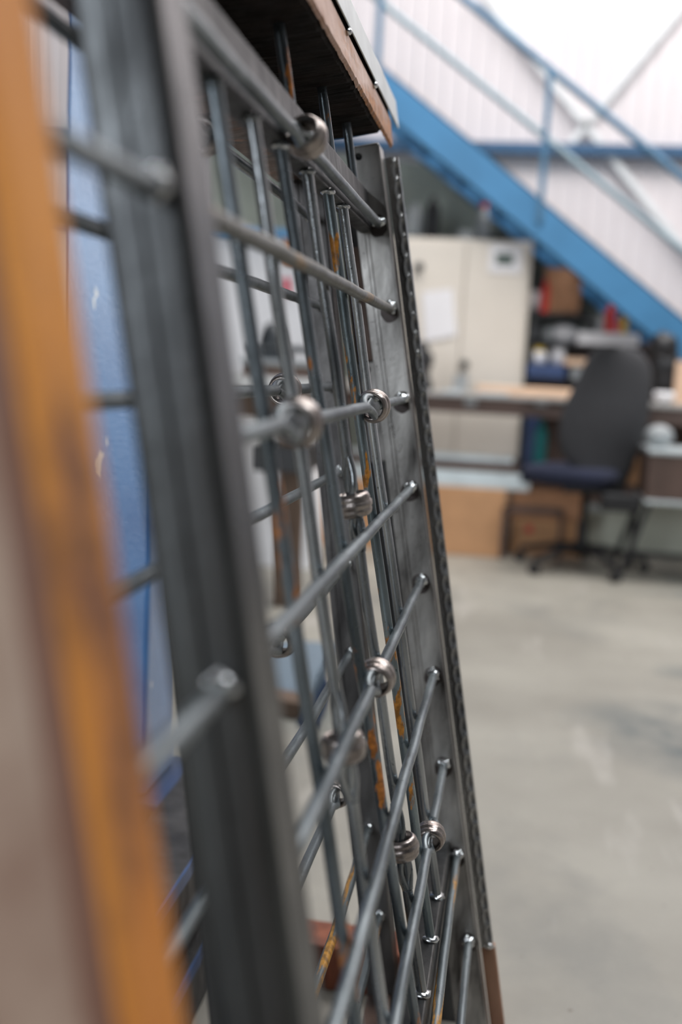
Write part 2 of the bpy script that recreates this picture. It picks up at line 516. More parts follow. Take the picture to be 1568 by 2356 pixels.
# things on the cabinet
ct = at(1100, 550, 6.9).z
def cyl(px, ytop, Y, r, z0, name, mat, label, cat, group=None, cone=1.):
    p = at(px, ytop, Y)
    h = p.z - z0
    mb = MB().lathe([(0, 0), (r * .92, 0), (r, h * .03), (r, h * .72), (r * .8 * cone, h * .8), (r * .45 * cone, h * .88), (r * .45 * cone, h), (0, h)], (p.x, Y, z0), (0, 0, 1), 18)
    return solo(name, mb, mat, label, cat, group)
cyl(997, 452, 7.1, .045, ct + .014, 'canister', M_black, 'black upright canister on top of the cream cabinet', 'canister')
cyl(953, 470, 7.15, .06, ct + .014, 'jug', M_gray, 'pale grey jug left of the black canister on cabinet', 'jug')
solo('tray', MB().box((at(925, 540, 7.0).x, 7.0, ct), (at(1016, 540, 7.0).x, 7.25, ct + .014)), M_black, 'low black tray in front of the jug on cabinet top', 'tray', bevel=.004)
capb = cyl(1113, 480, 7.12, .045, ct, 'bottle', M_gray, 'translucent grey bottle under the stair with a red cap', 'bottle')
MB().lathe([(0, 0), (.022, 0), (.022, .03), (0, .03)], (at(1113, 480, 7.12).x, 7.12, at(1113, 480, 7.12).z), (0, 0, 1), 14).build('cap', M_red, capb, label='red screw cap')
mb = MB()
for k in range(9):
    p = at(1150 + 8 * random.random() * k / 2, 530 - random.random() * 10, 7.1 + .02 * k)
    mb.blob((p.x, p.y, ct + .028), (.05, .045, .03), jit=.3)
solo('rag_heap', mb, M_black, 'dark crumpled rags on the cabinet near the stair', 'rags')
solo('carton', pbox(1055, 530, 1090, 549, 7.0, .12, ct), M_gray, 'small pale blue-grey carton at the cabinet top edge', 'carton')

# workbench
BZ = at(1080, 905, 6.05).z
bx0, bx1 = -2.6, 1.35
bench = thing('workbench', 'long workbench with worn steel top and brown apron beneath cabinets', 'workbench', (-.6, 6.4, 0))
MB().box((bx0, 6.02, BZ - .022), (bx1, 6.68, BZ)).build('worktop', M_bench, bench, bevel=.003)
MB().box((bx0, 6.05, BZ - .105), (bx1, 6.09, BZ - .022)).build('apron', M_apron, bench)
MB().box((bx0, 6.62, BZ - .105), (bx1, 6.66, BZ - .022)).build('apron', M_apron, bench)
for lx in (-2.4, -1.15, bx1 - .12):
    for ly in (6.09, 6.58):
        MB().box((lx, ly, 0), (lx + .05, ly + .05, BZ - .1)).build('leg', M_apron, bench)
for px_ in (1082, 1245):
    p = at(px_, 925, 6.05)
    MB().box((p.x - .03, 6.045, p.z - .02), (p.x + .03, 6.055, p.z + .02)).build('clip', M_gray, bench)
solo('board', MB().box((at(1097, 880, 6.1).x, 6.12, BZ), (at(1335, 880, 6.1).x, 6.4, BZ + .045)), M_wood, 'pale wooden board lying on the workbench by the chair', 'board', bevel=.004)
for k, (a, b) in enumerate(((1100, 1170), (1020, 1060))):
    solo('steel_offcut', MB().box((at(a, 890, 6.06).x, 6.03, BZ), (at(b, 890, 6.06).x, 6.10, BZ + .012)), M_zinc,
         ('flat bright steel offcut in front of the wooden board', 'short bright steel offcut at the bench edge left of the board')[k], 'offcut')
# left on the bench, seen right beside the gate's edge
mb = MB()
for (px_, py_, r) in ((972, 800, .035), (978, 822, .045), (968, 850, .05), (984, 835, .03), (972, 876, .045)):
    p = at(px_, py_, 6.3); mb.blob(p, r, jit=.3)
p = at(972, 880, 6.3); mb.box((p.x - .05, 6.25, BZ), (p.x + .05, 6.35, BZ + .05))
solo('hand_tool', mb, M_black, 'black power tool standing on the bench beside the gate edge', 'tool')
solo('bench_block', pbox(1043, 862, 1075, 884, 6.5, .06, BZ), M_gray, 'small grey block on the bench below cabinet knob', 'block')

# low shelf board, zinc profiles and cardboard boxes below the bench
y = 6.12
sb = MB().box((-1.3, y, at(1100, 1083, y).z), (at(1192, 1070, y).x, y + .4, at(1100, 1062, y).z))
shelf = thing('shelf_rack', 'low rack with brown shelf board under the workbench', 'shelf', (-.6, 6.3, 0))
sb.build('shelf_board', M_apron, shelf, bevel=.003)
for lx in (-1.28, at(1150, 1070, y).x):
    for ly in (y, y + .36): MB().box((lx, ly, 0), (lx + .03, ly + .03, at(1100, 1083, y).z)).build('leg', M_apron, shelf)
zt = at(1100, 1062, y).z
solo('steel_strip', MB().box((-1.1, y + .01, zt), (at(1180, 1050, y).x, y + .07, zt + .03)), M_zinc, 'pale steel strip lying on the low brown shelf board', 'steel strip')
for k in range(2):
    zz = at(1100, 1118 + 0, 6.06).z - .005 + k * .042
    solo('zinc_profile', MB().box((-1.1, 5.99 + .03 * k, zz), (at(1218 - 22 * k, 1110, 6.0).x, 6.03 + .03 * k, zz + .04)), M_zinc,
         ('lower galvanised profile lying on the long cardboard box', 'upper galvanised profile lying on the long cardboard box')[k], 'steel profile', bevel=.003)
bt = at(1100, 1118, 6.06).z - .005
def carton(name, x0, x1, y0, y1, z0, z1, mat, label):
    c = thing(name, label, 'box', ((x0 + x1) / 2, (y0 + y1) / 2, z0))
    MB().box((x0, y0, z0), (x1, y1, z1)).build('body', mat, c, bevel=.004)
    MB().box((x0 + .003, (y0 + y1) / 2 - .02, z1), (x1 - .003, (y0 + y1) / 2 + .02, z1 + .0015)).build('tape', M_wood, c)
    for s in (0, 1):
        yy = (y0 + .002, (y0 + y1) / 2 - .001) if s == 0 else ((y0 + y1) / 2 + .001, y1 - .002)
        MB().box((x0 + .002, yy[0], z1 - .002), (x1 - .002, yy[1], z1 + .001)).build('flap', mat, c)
    return c
carton('cardboard_box', -1.0, at(1160, 1200, 5.98).x, 5.98, 6.10, 0, bt - .002, M_card, 'long flat cardboard box standing on the floor under the bench')
carton('cardboard_box', at(1168, 1200, 6.16).x, at(1338, 1200, 6.16).x, 6.16, 6.5, at(1250, 1196, 6.16).z, at(1250, 1130, 6.16).z, M_cardd, 'upper brown cardboard box behind the chair legs')
c = carton('cardboard_box', at(1172, 1240, 6.16).x, at(1338, 1240, 6.16).x, 6.16, 6.5, 0, at(1250, 1197, 6.16).z - .003, M_card, 'lower cardboard box with red mark behind the chair legs')
MB().box((at(1208, 1222, 6.15).x, 6.156, at(1208, 1226, 6.15).z), (at(1225, 1210, 6.15).x, 6.16, at(1225, 1210, 6.15).z)).build('red_mark', M_red, c)
st = thing('step_frame', 'small tubular steel step frame in front of cardboard boxes', 'stand', (at(1225, 1270, 5.95).x, 6.0, 0))
for (px_, yy) in ((1158, 5.96), (1290, 5.96), (1165, 6.12), (1290, 6.12)):
    xx = at(px_, 1200, yy).x
    MB().box((xx - .01, yy - .01, 0), (xx + .01, yy + .01, .27)).build('leg', M_apron, st)
xa, xb2 = at(1158, 1200, 5.96).x, at(1290, 1200, 5.96).x
for zz in (.25,):
    MB().box((xa, 5.95, zz), (xb2, 5.97, zz + .02)).build('rail', M_apron, st)
    MB().box((xa, 6.11, zz), (xb2, 6.13, zz + .02)).build('rail', M_apron, st)
# things below the bench right of the cabinet
solo('crate', pbox(1205, 950, 1240, 1062, 6.75, .1, 0), M_crate, 'dark blue crate standing under the bench right of the cabinet', 'crate')
cyl(1247, 965, 6.56, .035, BZ - .42, 'spray_can', M_teal, 'teal spray can standing under the bench behind the chair', 'can')
solo('stool_box', MB().box((at(1232, 1000, 6.5).x, 6.52, 0), (at(1290, 1000, 6.5).x, 6.61, BZ - .42)), M_cardd, 'tall narrow brown box supporting the teal can', 'box')
# pale green panels at right below the bench
for k, (a, b, t) in enumerate(((1345, 1450, 1160), (1455, 1620, 1160))):
    solo('green_panel', pbox(a, t, b, 1270, 6.60 + .03 * k, .02, 0), M_green, ('pale green panel on the floor behind the chair base', 'pale green panel on the floor at right behind the stand')[k], 'panel')
solo('zinc_pipe', MB().beam(at(1338, 1166, 6.5), at(1402, 1168, 6.5), .04, .04), M_zinc, 'short bright zinc pipe end behind the chair base', 'pipe')
bpy.data.objects['zinc_pipe'].location.z += 0

# shelf unit behind the chair
rack = thing('shelf_unit', 'dark open shelf unit under the stair, crowded with supplies', 'shelf', (.45, 7.2, 0))
rx0, rx1 = at(1216, 800, 7.0).x, 1.12
for lx in (rx0, rx1 - .03):
    for ly in (7.0, 7.3): MB().box((lx, ly, 0), (lx + .03, ly + .03, 1.28 if lx > .5 else 1.36)).build('upright', M_black, rack)
zs = [at(1300, 872, 7.0).z, at(1300, 790, 7.0).z, at(1300, 722, 7.0).z]
MB().box((rx0, 7.0, zs[0] - .02), (rx1, 7.33, zs[0])).build('shelf_board', M_black, rack)
MB().box((rx0, 7.0, zs[1] - .02), (rx1, 7.33, zs[1])).build('shelf_board', M_black, rack)
MB().box((rx0, 7.0, zs[2] - .015), (at(1340, 722, 7.0).x, 7.33, zs[2])).build('shelf_board', M_black, rack)
MB().box((rx0, 7.335, .1), (rx1, 7.345, 1.2)).build('back_panel', M_apron, rack)
# contents
solo('plank', MB().box((at(1328, 780, 6.98).x, 6.985, zs[1]), (at(1470, 780, 6.98).x, 7.1, at(1400, 765, 6.98).z)), M_paper, 'white boxed strip on the upper shelf under the bottles', 'box', bevel=.004)
zz = at(1400, 765, 6.98).z
bt_specs = [(1382, 722, .026, M_gray, 'grey capped bottle left of the red one under the stair'), (1405, 697, .030, M_red, 'red bottle between grey and yellow ones under the stair'),
            (1420, 730, .022, M_pink, 'short pink bottle in front of the red one'), (1436, 715, .027, M_yellow, 'yellow bottle at the right of the bottle row')]
for k, (px_, py_, r, mt, lb) in enumerate(bt_specs):
    cyl(px_, py_, 7.03 + (.0 if k != 2 else -.02), r, zz, 'bottle', mt, lb, 'bottle', 'bottles under the stair')
bx_c = carton('cardboard_box', at(1252, 660, 7.03).x, at(1336, 660, 7.03).x, 7.03, 7.28, zs[2], at(1290, 617, 7.03).z, M_cardd, 'brown cardboard box on the shelf top under the stair')
cyl(1256, 640, 7.02, .024, zs[2], 'red_bottle', M_red, 'red bottle at the left side of shelf-top cardboard box', 'bottle')
solo('white_tub', MB().lathe([(0, 0), (.036, 0), (.042, .12), (.044, .13), (0, .13)], (at(1229, 700, 7.06).x, 7.08, zs[2]), (0, 0, 1), 20), M_paper, 'white tub beside the cream cabinet on shelf top', 'tub')
# black arched bag with white content
p = at(1300, 790, 7.1)
arch = MB()
pts = [Vector((p.x + .16 * math.cos(t), 7.1, zs[1] + .09 + .085 * math.sin(t))) for t in [PI * k / 10 for k in range(11)]]
pts = [Vector((p.x + .16, 7.1, zs[1] + .014))] + pts + [Vector((p.x - .16, 7.1, zs[1] + .014))]
arch.tube(pts, .022, 10)
solo('arched_frame', arch, M_black, 'black arched handle frame around a white pack on shelf', 'frame')
solo('white_pack', MB().blob((p.x - .01, 7.12, zs[1] + .06), (.085, .05, .06)), M_paper, 'rounded white pack under the black arched frame', 'pack')
solo('dark_pack', MB().blob((p.x - .01, 7.23, zs[1] + .045), (.12, .05, .045)), M_brownw, 'brown pack behind the rounded white pack on shelf', 'pack')
solo('blue_crate', pbox(1212, 838, 1300, 868, 6.96, .3, zs[0]), M_crate, 'dark blue plastic crate on the lower shelf behind the bench', 'crate', bevel=.004)
cz = at(1256, 838, 6.96).z
for k, (px_, w, hh) in enumerate(((1238, .055, .075), (1284, .042, .11))):
    q = at(px_, 820, 7.0)
    solo('white_roll', MB().lathe([(0, 0), (w, 0), (w, hh), (0, hh)], (q.x, 7.06, cz), (0, 0, 1), 18), M_paper, ('squat white roll on the blue crate next to cabinet', 'tall white roll at the right end of the blue crate')[k], 'roll')
q = at(1238, 790, 7.06)
solo('tape_roll', MB().lathe([(.02, 0), (.045, 0), (.045, .03), (.02, .03)], (q.x, 7.06, cz + .075), (0, 0, 1), 18, closed=True), M_yellow, 'yellowish tape roll on top of the squat white roll', 'tape')
for k, (px_, py_, w, hh, mt, lb) in enumerate(((1334, 800, .09, .045, M_wood, 'pale flat box on the lower shelf behind chair back'), (1330, 858, .045, .07, M_gray, 'grey pot near bottom right of the blue crate'))):
    q = at(px_, py_, 7.05)
    solo('small_box', MB().box((q.x - w, 7.0, zs[0] if k else zs[1] - .13), (q.x + w, 7.12, (zs[0] if k else zs[1] - .13) + hh)), mt, lb, 'box', bevel=.003)
for k, (px_, w, mt) in enumerate(((1226, .03, M_gray), (1244, .026, M_black), (1262, .03, M_gray))):
    q = at(px_, 750, 7.05)
    solo('jar', MB().lathe([(0, 0), (w, 0), (w, .075), (w * .8, .09), (0, .09)], (q.x, 7.08, zs[1]), (0, 0, 1), 16), mt, ('grey jar nearest the cabinet on the upper shelf', 'black jar between two grey jars on the upper shelf', 'grey jar next to the black arched frame')[k], 'jar', 'jars on the upper shelf')

# black bag, board and white ball at right on the bench
mb = MB()
for (px_, py_, rx_, rz_) in ((1527, 800, .075, .085), (1530, 850, .085, .11), (1533, 892, .08, .09)):
    p = at(px_, py_, 6.45); mb.blob((p.x, 6.45, max(p.z, BZ + rz_ * 1.16)), (rx_, .06, rz_), 16, 10, .25)
solo('black_bag', mb, M_black, 'black bag slumped on the bench right of the chair back', 'bag')
solo('upright_board', MB().box((at(1552, 880, 6.3).x, 6.3, BZ), (at(1640, 880, 6.3).x, 6.33, at(1560, 830, 6.3).z)), M_wood, 'pale board standing on the bench at the right edge', 'board')
q = at(1528, 905, 6.15)
solo('white_bowl', MB().lathe([(0, 0), (.03, 0), (.055, .035), (.05, .06), (.045, .058), (0, .02)], (q.x, 6.15, BZ), (0, 0, 1), 20), M_paper, 'white bowl on the bench right of the chair', 'bowl')

# right-hand stand: drawer unit on thin dark legs
Yr = 5.55
un = thing('side_stand', 'dark stand with brown box body and thin legs at the right edge', 'stand', (at(1560, 1290, Yr).x, Yr + .2, 0))
ux0 = at(1490, 1090, Yr).x; ux1 = ux0 + .75
zt0, zt1 = at(1530, 1152, Yr).z, at(1530, 1046, Yr).z
MB().box((ux0, Yr, zt0), (ux1, Yr + .42, zt1)).build('body', M_apron, un, bevel=.004)
MB().box((ux0 - .005, Yr - .01, zt1), (ux1, Yr + .43, zt1 + .022)).build('top', M_zinc, un, bevel=.003)
MB().box((ux0 - .005, Yr - .01, zt0 - .02), (ux1, Yr + .43, zt0)).build('lower_rail', M_zinc, un, bevel=.003)
for (a, b) in ((ux0 + .02, ux0 - .10), (ux1 - .04, ux1 + .06)):
    for yy in (Yr + .02, Yr + .40):
        MB().beam((a, yy, zt0 - .018), (b, yy, 0.0), .024, .024).build('leg', M_black, un)
MB().beam((ux0 - .05, Yr + .02, .14), (ux1, Yr + .02, .14), .018, .018).build('cross_bar', M_black, un)
pz = zt1 + .022
solo('pale_pack', MB().blob((at(1528, 1000, Yr).x, Yr + .2, pz + .055), (.07, .06, .055)), M_gray, 'grey rounded pack on the stand at the right edge', 'pack')

# cardboard piece with red top leaning by the stand
q0, q1, q2, q3, q4 = at(1425, 1112, 5.985), at(1425, 1100, 5.985), at(1455, 1056, 5.985), at(1486, 1056, 5.985), at(1486, 1118, 5.985)
solo('cardboard_piece', MB().prism([q0, q1, q2, q3, q4], (0, .03, 0)), M_card, 'angled cardboard piece between chair back and right stand', 'cardboard')
qq = MB().box((q2.x + .02, 5.99, 0), (q2.x + .05, 6.01, q4.z - .002))
solo('dark_post', qq, M_black, 'dark upright under the angled cardboard piece', 'post')

# ================================================================== office chair
cxx, cyy = .375, 5.80
ch = thing('office_chair', 'black and grey office chair with tall padded back at the workbench', 'chair', (cxx, cyy, 0))
for k in range(5):
    t = math.radians(-62 + 72 * k)
    d = Vector((math.cos(t), math.sin(t), 0))
    e = Vector((cxx, cyy, 0)) + d * .33
    leg = MB().tube([Vector((cxx, cyy, .115)) + d * .02, Vector((cxx, cyy, .115)) + d * .12, Vector((e.x, e.y, .072))], [(.020, .028), (.018, .024), (.013, .018)], 10).build('leg', M_black, ch)
    w = MB()
    for s in (-1, 1):
        n_ = Vector((-d.y, d.x, 0))
        w.lathe([(0, -.008), (.022, -.008), (.026, 0), (.022, .008), (0, .008)], Vector((e.x, e.y, .026)) + n_ * .015 * s, n_, 16)
    w.tube([Vector((e.x, e.y, .026)), Vector((e.x, e.y, .075))], .008, 8)
    w.build('caster', M_black, leg)
MB().lathe([(0, .08), (.038, .08), (.042, .10), (.038, .14), (.026, .15), (.026, .24), (.016, .25), (.016, .40), (0, .40)], (cxx, cyy, 0), (0, 0, 1), 18).build('gas_column', M_black, ch)
MB().box((cxx - .11, cyy - .08, .395), (cxx + .11, cyy + .08, .425)).build('mechanism', M_black, ch, bevel=.008)

def pad(cx0, cy0, cz0, ux, uy, uz, rings):
    """stack of superellipse rings; rings: (w-offset centre a, centre b, half a, half b, height)"""
    mb = MB()
    vs_, fs = [], []
    S = 28
    for (ca, cb, ha, hb, h) in rings:
        for k in range(S):
            t = 2 * PI * k / S
            c_, s_ = math.cos(t), math.sin(t)
            a = ca + ha * math.copysign(abs(c_) ** .6, c_)
            b = cb + hb * math.copysign(abs(s_) ** .6, s_)
            vs_.append(Vector((cx0, cy0, cz0)) + ux * a + uy * b + uz * h)
    for i in range(len(rings) - 1):
        for k in range(S):
            k2 = (k + 1) % S
            fs.append((i * S + k, i * S + k2, (i + 1) * S + k2, (i + 1) * S + k))
    fs.append(tuple(range(S))[::-1]); fs.append(tuple((len(rings) - 1) * S + k for k in range(S)))
    return mb.add(vs_, fs, True)
seat_d = Vector((-.93, .36, 0)).normalized(); seat_s = Vector((-seat_d.y, seat_d.x, 0))
UZ = Vector((0, 0, 1))
pad(cxx - .07, cyy, .43, seat_d, seat_s, UZ, [(0, 0, .16, .16, 0), (0, 0, .225, .22, .02), (.005, 0, .235, .235, .055), (0, 0, .22, .22, .085), (-.01, 0, .17, .17, .098)]).build('seat', M_seat, ch)
# back: rings climb; the outline is read off the photograph at the chair's depth
YB = 5.78
prof = [(1135, 1395, 1440), (1110, 1345, 1448), (1080, 1315, 1460), (1040, 1284, 1472), (1000, 1280, 1488), (960, 1286, 1498), (920, 1302, 1503), (880, 1322, 1506), (845, 1338, 1504), (820, 1352, 1494), (805, 1372, 1478), (797, 1395, 1455)]
rings = []
for (py_, xa_, xb_) in prof:
    a, b = at(xa_, py_, YB), at(xb_, py_, YB)
    rings.append((a.x + b.x) / 2)
vs_, fs, S = [], [], 28
for i, (py_, xa_, xb_) in enumerate(prof):
    a, b = at(xa_, py_, YB), at(xb_, py_, YB)
    z = (a.z + b.z) / 2
    ha = (b.x - a.x) / 2
    th = .035 + .02 * math.sin(PI * i / (len(prof) - 1))
    bow = .05 * math.sin(PI * min(1, i / 7.))
    for k in range(S):
        t = 2 * PI * k / S
        c_, s_ = math.cos(t), math.sin(t)
        u = math.copysign(abs(c_) ** .8, c_)
        vs_.append(Vector(((a.x + b.x) / 2 + ha * u, YB + .12 * u + th * math.copysign(abs(s_) ** .9, s_) - bow * (1 - u * u), z)))
for i in range(len(prof) - 1):
    for k in range(S):
        k2 = (k + 1) % S
        fs.append((i * S + k, i * S + k2, (i + 1) * S + k2, (i + 1) * S + k))
fs.append(tuple(range(S))[::-1]); fs.append(tuple((len(prof) - 1) * S + k for k in range(S)))
MB().add(vs_, fs, True).build('backrest', M_fabric, ch)
a = at(1420, 1120, YB)
MB().tube([Vector((cxx + .05, cyy, .41)), Vector((a.x, YB, .43)), Vector((a.x + .02, YB, a.z + .08))], [(.02, .03)] * 3, 10).build('back_bracket', M_black, ch)
MB().box((at(1378, 1100, YB).x, YB - .2, at(1378, 1165, YB).z), (at(1470, 1100, YB).x, YB - .12, at(1378, 1125, YB).z)).build('arm_bracket', M_black, ch, bevel=.012)

# ================================================================== middle ground seen through the gate
# workbench with a vice and a stack of plates
mbn = thing('side_workbench', 'workbench with grey top and brown timber leg seen through the gate', 'workbench', (-1.25, 4.5, 0))
Ym = 4.3
tz = at(650, 868, Ym).z
tx0, tx1 = -2.4, at(752, 890, Ym).x
MB().box((tx0, Ym, tz - .05), (tx1, Ym + .7, tz)).build('worktop', M_bench, mbn, bevel=.004)
MB().box((tx0, Ym + .04, tz - .16), (tx1 - .02, Ym + .08, tz - .05)).build('apron', M_brownw, mbn)
a, b = at(632, 1100, Ym), at(688, 1100, Ym)
MB().box((a.x, Ym + .05, 0), (b.x, Ym + .14, tz - .05)).build('leg', M_brownw, mbn, bevel=.003)
MB().box((tx0 + .05, Ym + .05, 0), (tx0 + .14, Ym + .14, tz - .05)).build('leg', M_brownw, mbn, bevel=.003)
zc = at(600, 1085, Ym).z
MB().box((at(575, 1060, Ym).x, Ym + .02, zc), (at(700, 1060, Ym).x, Ym + .5, zc + .10)).build('drawer', M_black, mbn, bevel=.003)
# plates
pl0, pl1 = at(540, 820, Ym).x, at(705, 820, Ym).x
z = tz
for k, (dx, mt) in enumerate(((0, M_apron), (.015, M_brownw), (-.01, M_gray))):
    solo('steel_plate', MB().box((pl0 + dx, Ym + .1, z), (pl1 + dx, Ym + .45, z + .022)), mt, ('dark bottom plate of the stack on side workbench', 'brown middle plate of the stack on side workbench', 'pale top plate of the stack on side workbench')[k], 'plate')
    z += .022
p = at(628, 780, Ym + .25)
v = thing('bench_vice', 'dark cast machine head with domed top on the plate stack', 'vice', (p.x, Ym + .25, z))
MB().box((p.x - .07, Ym + .17, z), (p.x + .07, Ym + .33, z + .03)).build('base', M_cast, v, bevel=.004)
MB().lathe([(0, .03), (.055, .03), (.06, .06), (.05, .10), (.035, .135), (.012, .15), (0, .152)], (p.x, Ym + .25, z), (0, 0, 1), 20).build('dome', M_cast, v)
MB().tube([Vector((p.x - .09, Ym + .2, z + .045)), Vector((p.x + .16, Ym + .2, z + .045))], .014, 10).build('spindle', M_cast, v)
# coloured things behind
p = at(655, 560, 6.2)
# tall white cupboard and blue shelf line behind
wc = thing('white_cupboard', 'tall white cupboard seen through the left part of the gate', 'cupboard', (-1.75, 5.3, 0))
MB().box((-3.0, 5.2, 0), (at(742, 700, 5.2).x, 5.45, at(600, 547, 5.2).z)).build('body', M_paper, wc, bevel=.004)
MB().box((-1.63, 5.19, .1), (-1.62, 5.2, at(600, 560, 5.2).z)).build('door_gap', M_gray, wc)
MB().box((-3.0, 5.15, at(600, 547, 5.2).z), (at(742, 700, 5.2).x, 5.5, at(600, 527, 5.2).z)).build('blue_top', M_blue, wc)

solo('wall_card', pbox(652, 548, 702, 606, 5.185, .004), M_oran, 'orange card on the white cupboard behind the gate', 'card')
solo('wall_card', pbox(640, 640, 672, 680, 5.185, .004), M_pink, 'pink card below the orange one on the white cupboard', 'card')
# blue-grey tilted machine table at lower left
Yt = 2.9
sc_ = thing('tilted_table', 'slate-blue tilted machine table behind the gate at lower left', 'machine', (-.65, 3.1, 0))
a, b, c_, d_ = at(600, 1470, Yt + .3), at(768, 1478, Yt + .3), at(748, 1560, Yt), at(655, 1720, Yt)
MB().prism([a, b, c_, d_, at(600, 1720, Yt)], (0, .03, -.03)).build('table_plate', M_slate, sc_, bevel=.003)
MB().box((at(640, 1600, Yt + .1).x, Yt + .12, 0), (at(700, 1600, Yt + .1).x, Yt + .25, at(660, 1640, Yt + .1).z)).build('pedestal', M_navy, sc_, bevel=.01)
MB().prism([at(655, 1715, Yt), at(750, 1560, Yt), at(764, 1600, Yt), at(700, 1745, Yt)], (0, .02, 0)).build('side_plate', M_navy, sc_)
MB().box((at(640, 1800, Yt + .2).x - .1, Yt + .05, 0), (at(715, 1800, Yt + .2).x, Yt + .4, .05)).build('foot', M_brownw, sc_, bevel=.005)

# ================================================================== blue column and base
col = thing('blue_column', 'chipped glossy blue steel column the gates lean against', 'column', (-.66, 1.9, 0))
xl, xr = at(146, 500, 1.8).x, at(352, 1100, 1.8).x
cbz = at(352, 1835, 1.8).z
MB().box((xl, 1.8, cbz), (xr, 1.97, 2.3)).build('shaft', M_column, col, bevel=.008)
MB().box((xl - .03, 1.77, cbz - .012), (xr + .05, 2.02, cbz)).build('base_plate', M_navy, col, bevel=.002)
MB().box((xl, 1.80, 0), (xr, 1.97, cbz - .012)).build('stub', M_dark, col)

def base_rail(px0, py0, label, z):
    """blue-edged deck plate running along Y under the gates"""
    v_ = ray(px0, py0)
    P = Vector((0, 0, EYE)) + v_ * ((z - EYE) / v_.z)
    t = thing('base_beam', label, 'beam', (P.x, 1.2, 0))
    MB().box((P.x - .10, .15, z - .006), (P.x, 1.75, z)).build('deck_plate', M_dark, t, bevel=.001)
    MB().box((P.x, .15, z - .018), (P.x + .004, 1.75, z + .001)).build('edge_strip', M_edge, t)
    MB().box((P.x - .09, .15, 0), (P.x - .02, 1.75, z - .006)).build('web', M_dark, t)
    return P
base_rail(452, 1960, 'upper dark deck beam with blue edge beside the column foot', .30)
base_rail(478, 2150, 'lower dark deck beam with blue edge next to the floor', .13)

# ================================================================== gates
WPX = [(870, 515), (897, 712), (925, 920), (943, 1125), (968, 1338), (997, 1552), (1020, 1760), (1050, 1968), (1077, 2165)]
BPX = [(715, 500), (738, 705), (762, 890), (780, 1085), (797, 1300), (806, 1502), (828, 1702), (848, 1903), (873, 2104)]
YF = 1.5

def rod_mesh(p0, p1, r, knots, seg=14, wob=.0006, ofs=0., amp=.0062, W=.046):
    """round rod; near each knot (distance from p0) it is split into two strands that bow apart inside the collar"""
    mb = MB()
    L = (p1 - p0).length
    d = (p1 - p0).normalized()
    side = Vector((0, 0, 1)) if abs(d.z) < .7 else Vector((0, 1, 0))
    side = (side - d * side.dot(d)).normalized()
    up = d.cross(side)
    cuts = [0.]
    for k in sorted(knots): cuts += [k - W, k + W]
    cuts.append(L)
    for i in range(0, len(cuts), 2):
        a, b = cuts[i], cuts[i + 1]
        if b - a < .003: continue
        n = max(2, int((b - a) / .02))
        pts = []
        for k in range(n + 1):
            s = a + (b - a) * k / n
            q = p0 + d * s
            w = wob * min(1, 8 * s / L, 8 * (L - s) / L)
            q = q + side * noise.noise(Vector((s * 9 + ofs, ofs, 0))) * w * 2 + up * noise.noise(Vector((s * 9 + ofs, 5, ofs))) * w * 2
            pts.append(q)
        mb.tube(pts, r, seg)
    for k in knots:
        for sg in (-1, 1):
            pts, rad = [], []
            for j in range(-10, 11):
                u = j / 10
                e = 1 - abs(u)
                open_ = math.sin(PI * min(1, e / .62) / 2) ** 1.4 * (1 - .38 * max(0, (e - .62) / .38))
                ang = u * 1.1
                dirv = side * math.cos(ang) + up * math.sin(ang)
                pts.append(p0 + d * (k + W * u) + dirv * sg * (r * .30 + amp * open_))
                rad.append((r * (.78 - .12 * open_), r * (.78 - .12 * open_)))
            mb.tube(pts, rad, 10)
        leaf, lr = [], []
        for j in range(-9, 10):
            u = j / 10
            e = 1 - abs(u)
            open_ = math.sin(PI * min(1, e / .62) / 2) ** 1.4 * (1 - .38 * max(0, (e - .62) / .38))
            leaf.append(p0 + d * (k + W * u)); lr.append((r * .35 + amp * open_ * .8, r * .35))
        mb.tube(leaf, lr, 10)
    return mb

def collar_mesh(c, axis, s=1.):
    # barrel ring with two grooves around it
    R, r, w = .0182 * s, .0122 * s, .0112 * s
    prof = [(r, -w), (R * .76, -w), (R * .88, -w * .80), (R * .94, -w * .48), (R * .905, -w * .36), (R * .99, -w * .2), (R, 0), (R * .99, w * .2), (R * .905, w * .36), (R * .94, w * .48), (R * .88, w * .80), (R * .76, w), (r, w), (r * .96, 0)]
    return MB().lathe(prof, c, axis, 36, closed=True)

def burn(c, r, parent):
    # thin dark heat tint round a weld, lying on the post face
    vs_ = [Vector(c)]
    for k in range(20):
        t = 2 * PI * k / 20
        q = r * (1 + .15 * noise.noise(Vector((math.cos(t) * 1.5, math.sin(t) * 1.5, c[2] * 50))))
        vs_.append(Vector(c) + Vector((math.cos(t) * q, 0, math.sin(t) * q * 1.15)))
    return MB().add(vs_, [(0, 1 + k, 1 + (k + 1) % 20) for k in range(20)]).build('heat_tint', M_burn, parent)

def weld(c, r, parent, d=None):
    mb = MB().blob(c, (r, r * .9, r * .8), 14, 9, .35)
    for k in range(4):
        t = random.random() * 6.28
        mb.blob(Vector(c) + Vector((math.cos(t) * r * .7, -.001, math.sin(t) * r * .7)), r * .42, 8, 6, .3)
    return mb.build('weld_bead', M_weld, parent)

def hole_disc(g, o, y, h, r, parent):
    # flat black disc on the face, painting the dark inside of a hole
    c = g.P(o, y, h)
    prof = [(0, -.0003), (r, -.0003), (r * 1.04, -.0008), (r * 1.12, -.0008), (r * 1.16, .002)]
    return MB().lathe(prof, c, (0, 1, 0), 18).build('bolt_hole_disc', M_black, parent)

def drilled_face(mb, g, o0, o1, y, h0, h1):
    mb.add([g.P(o0, y, h0), g.P(o1, y, h0), g.P(o1, y, h1), g.P(o0, y, h1)], [(0, 1, 2, 3)])

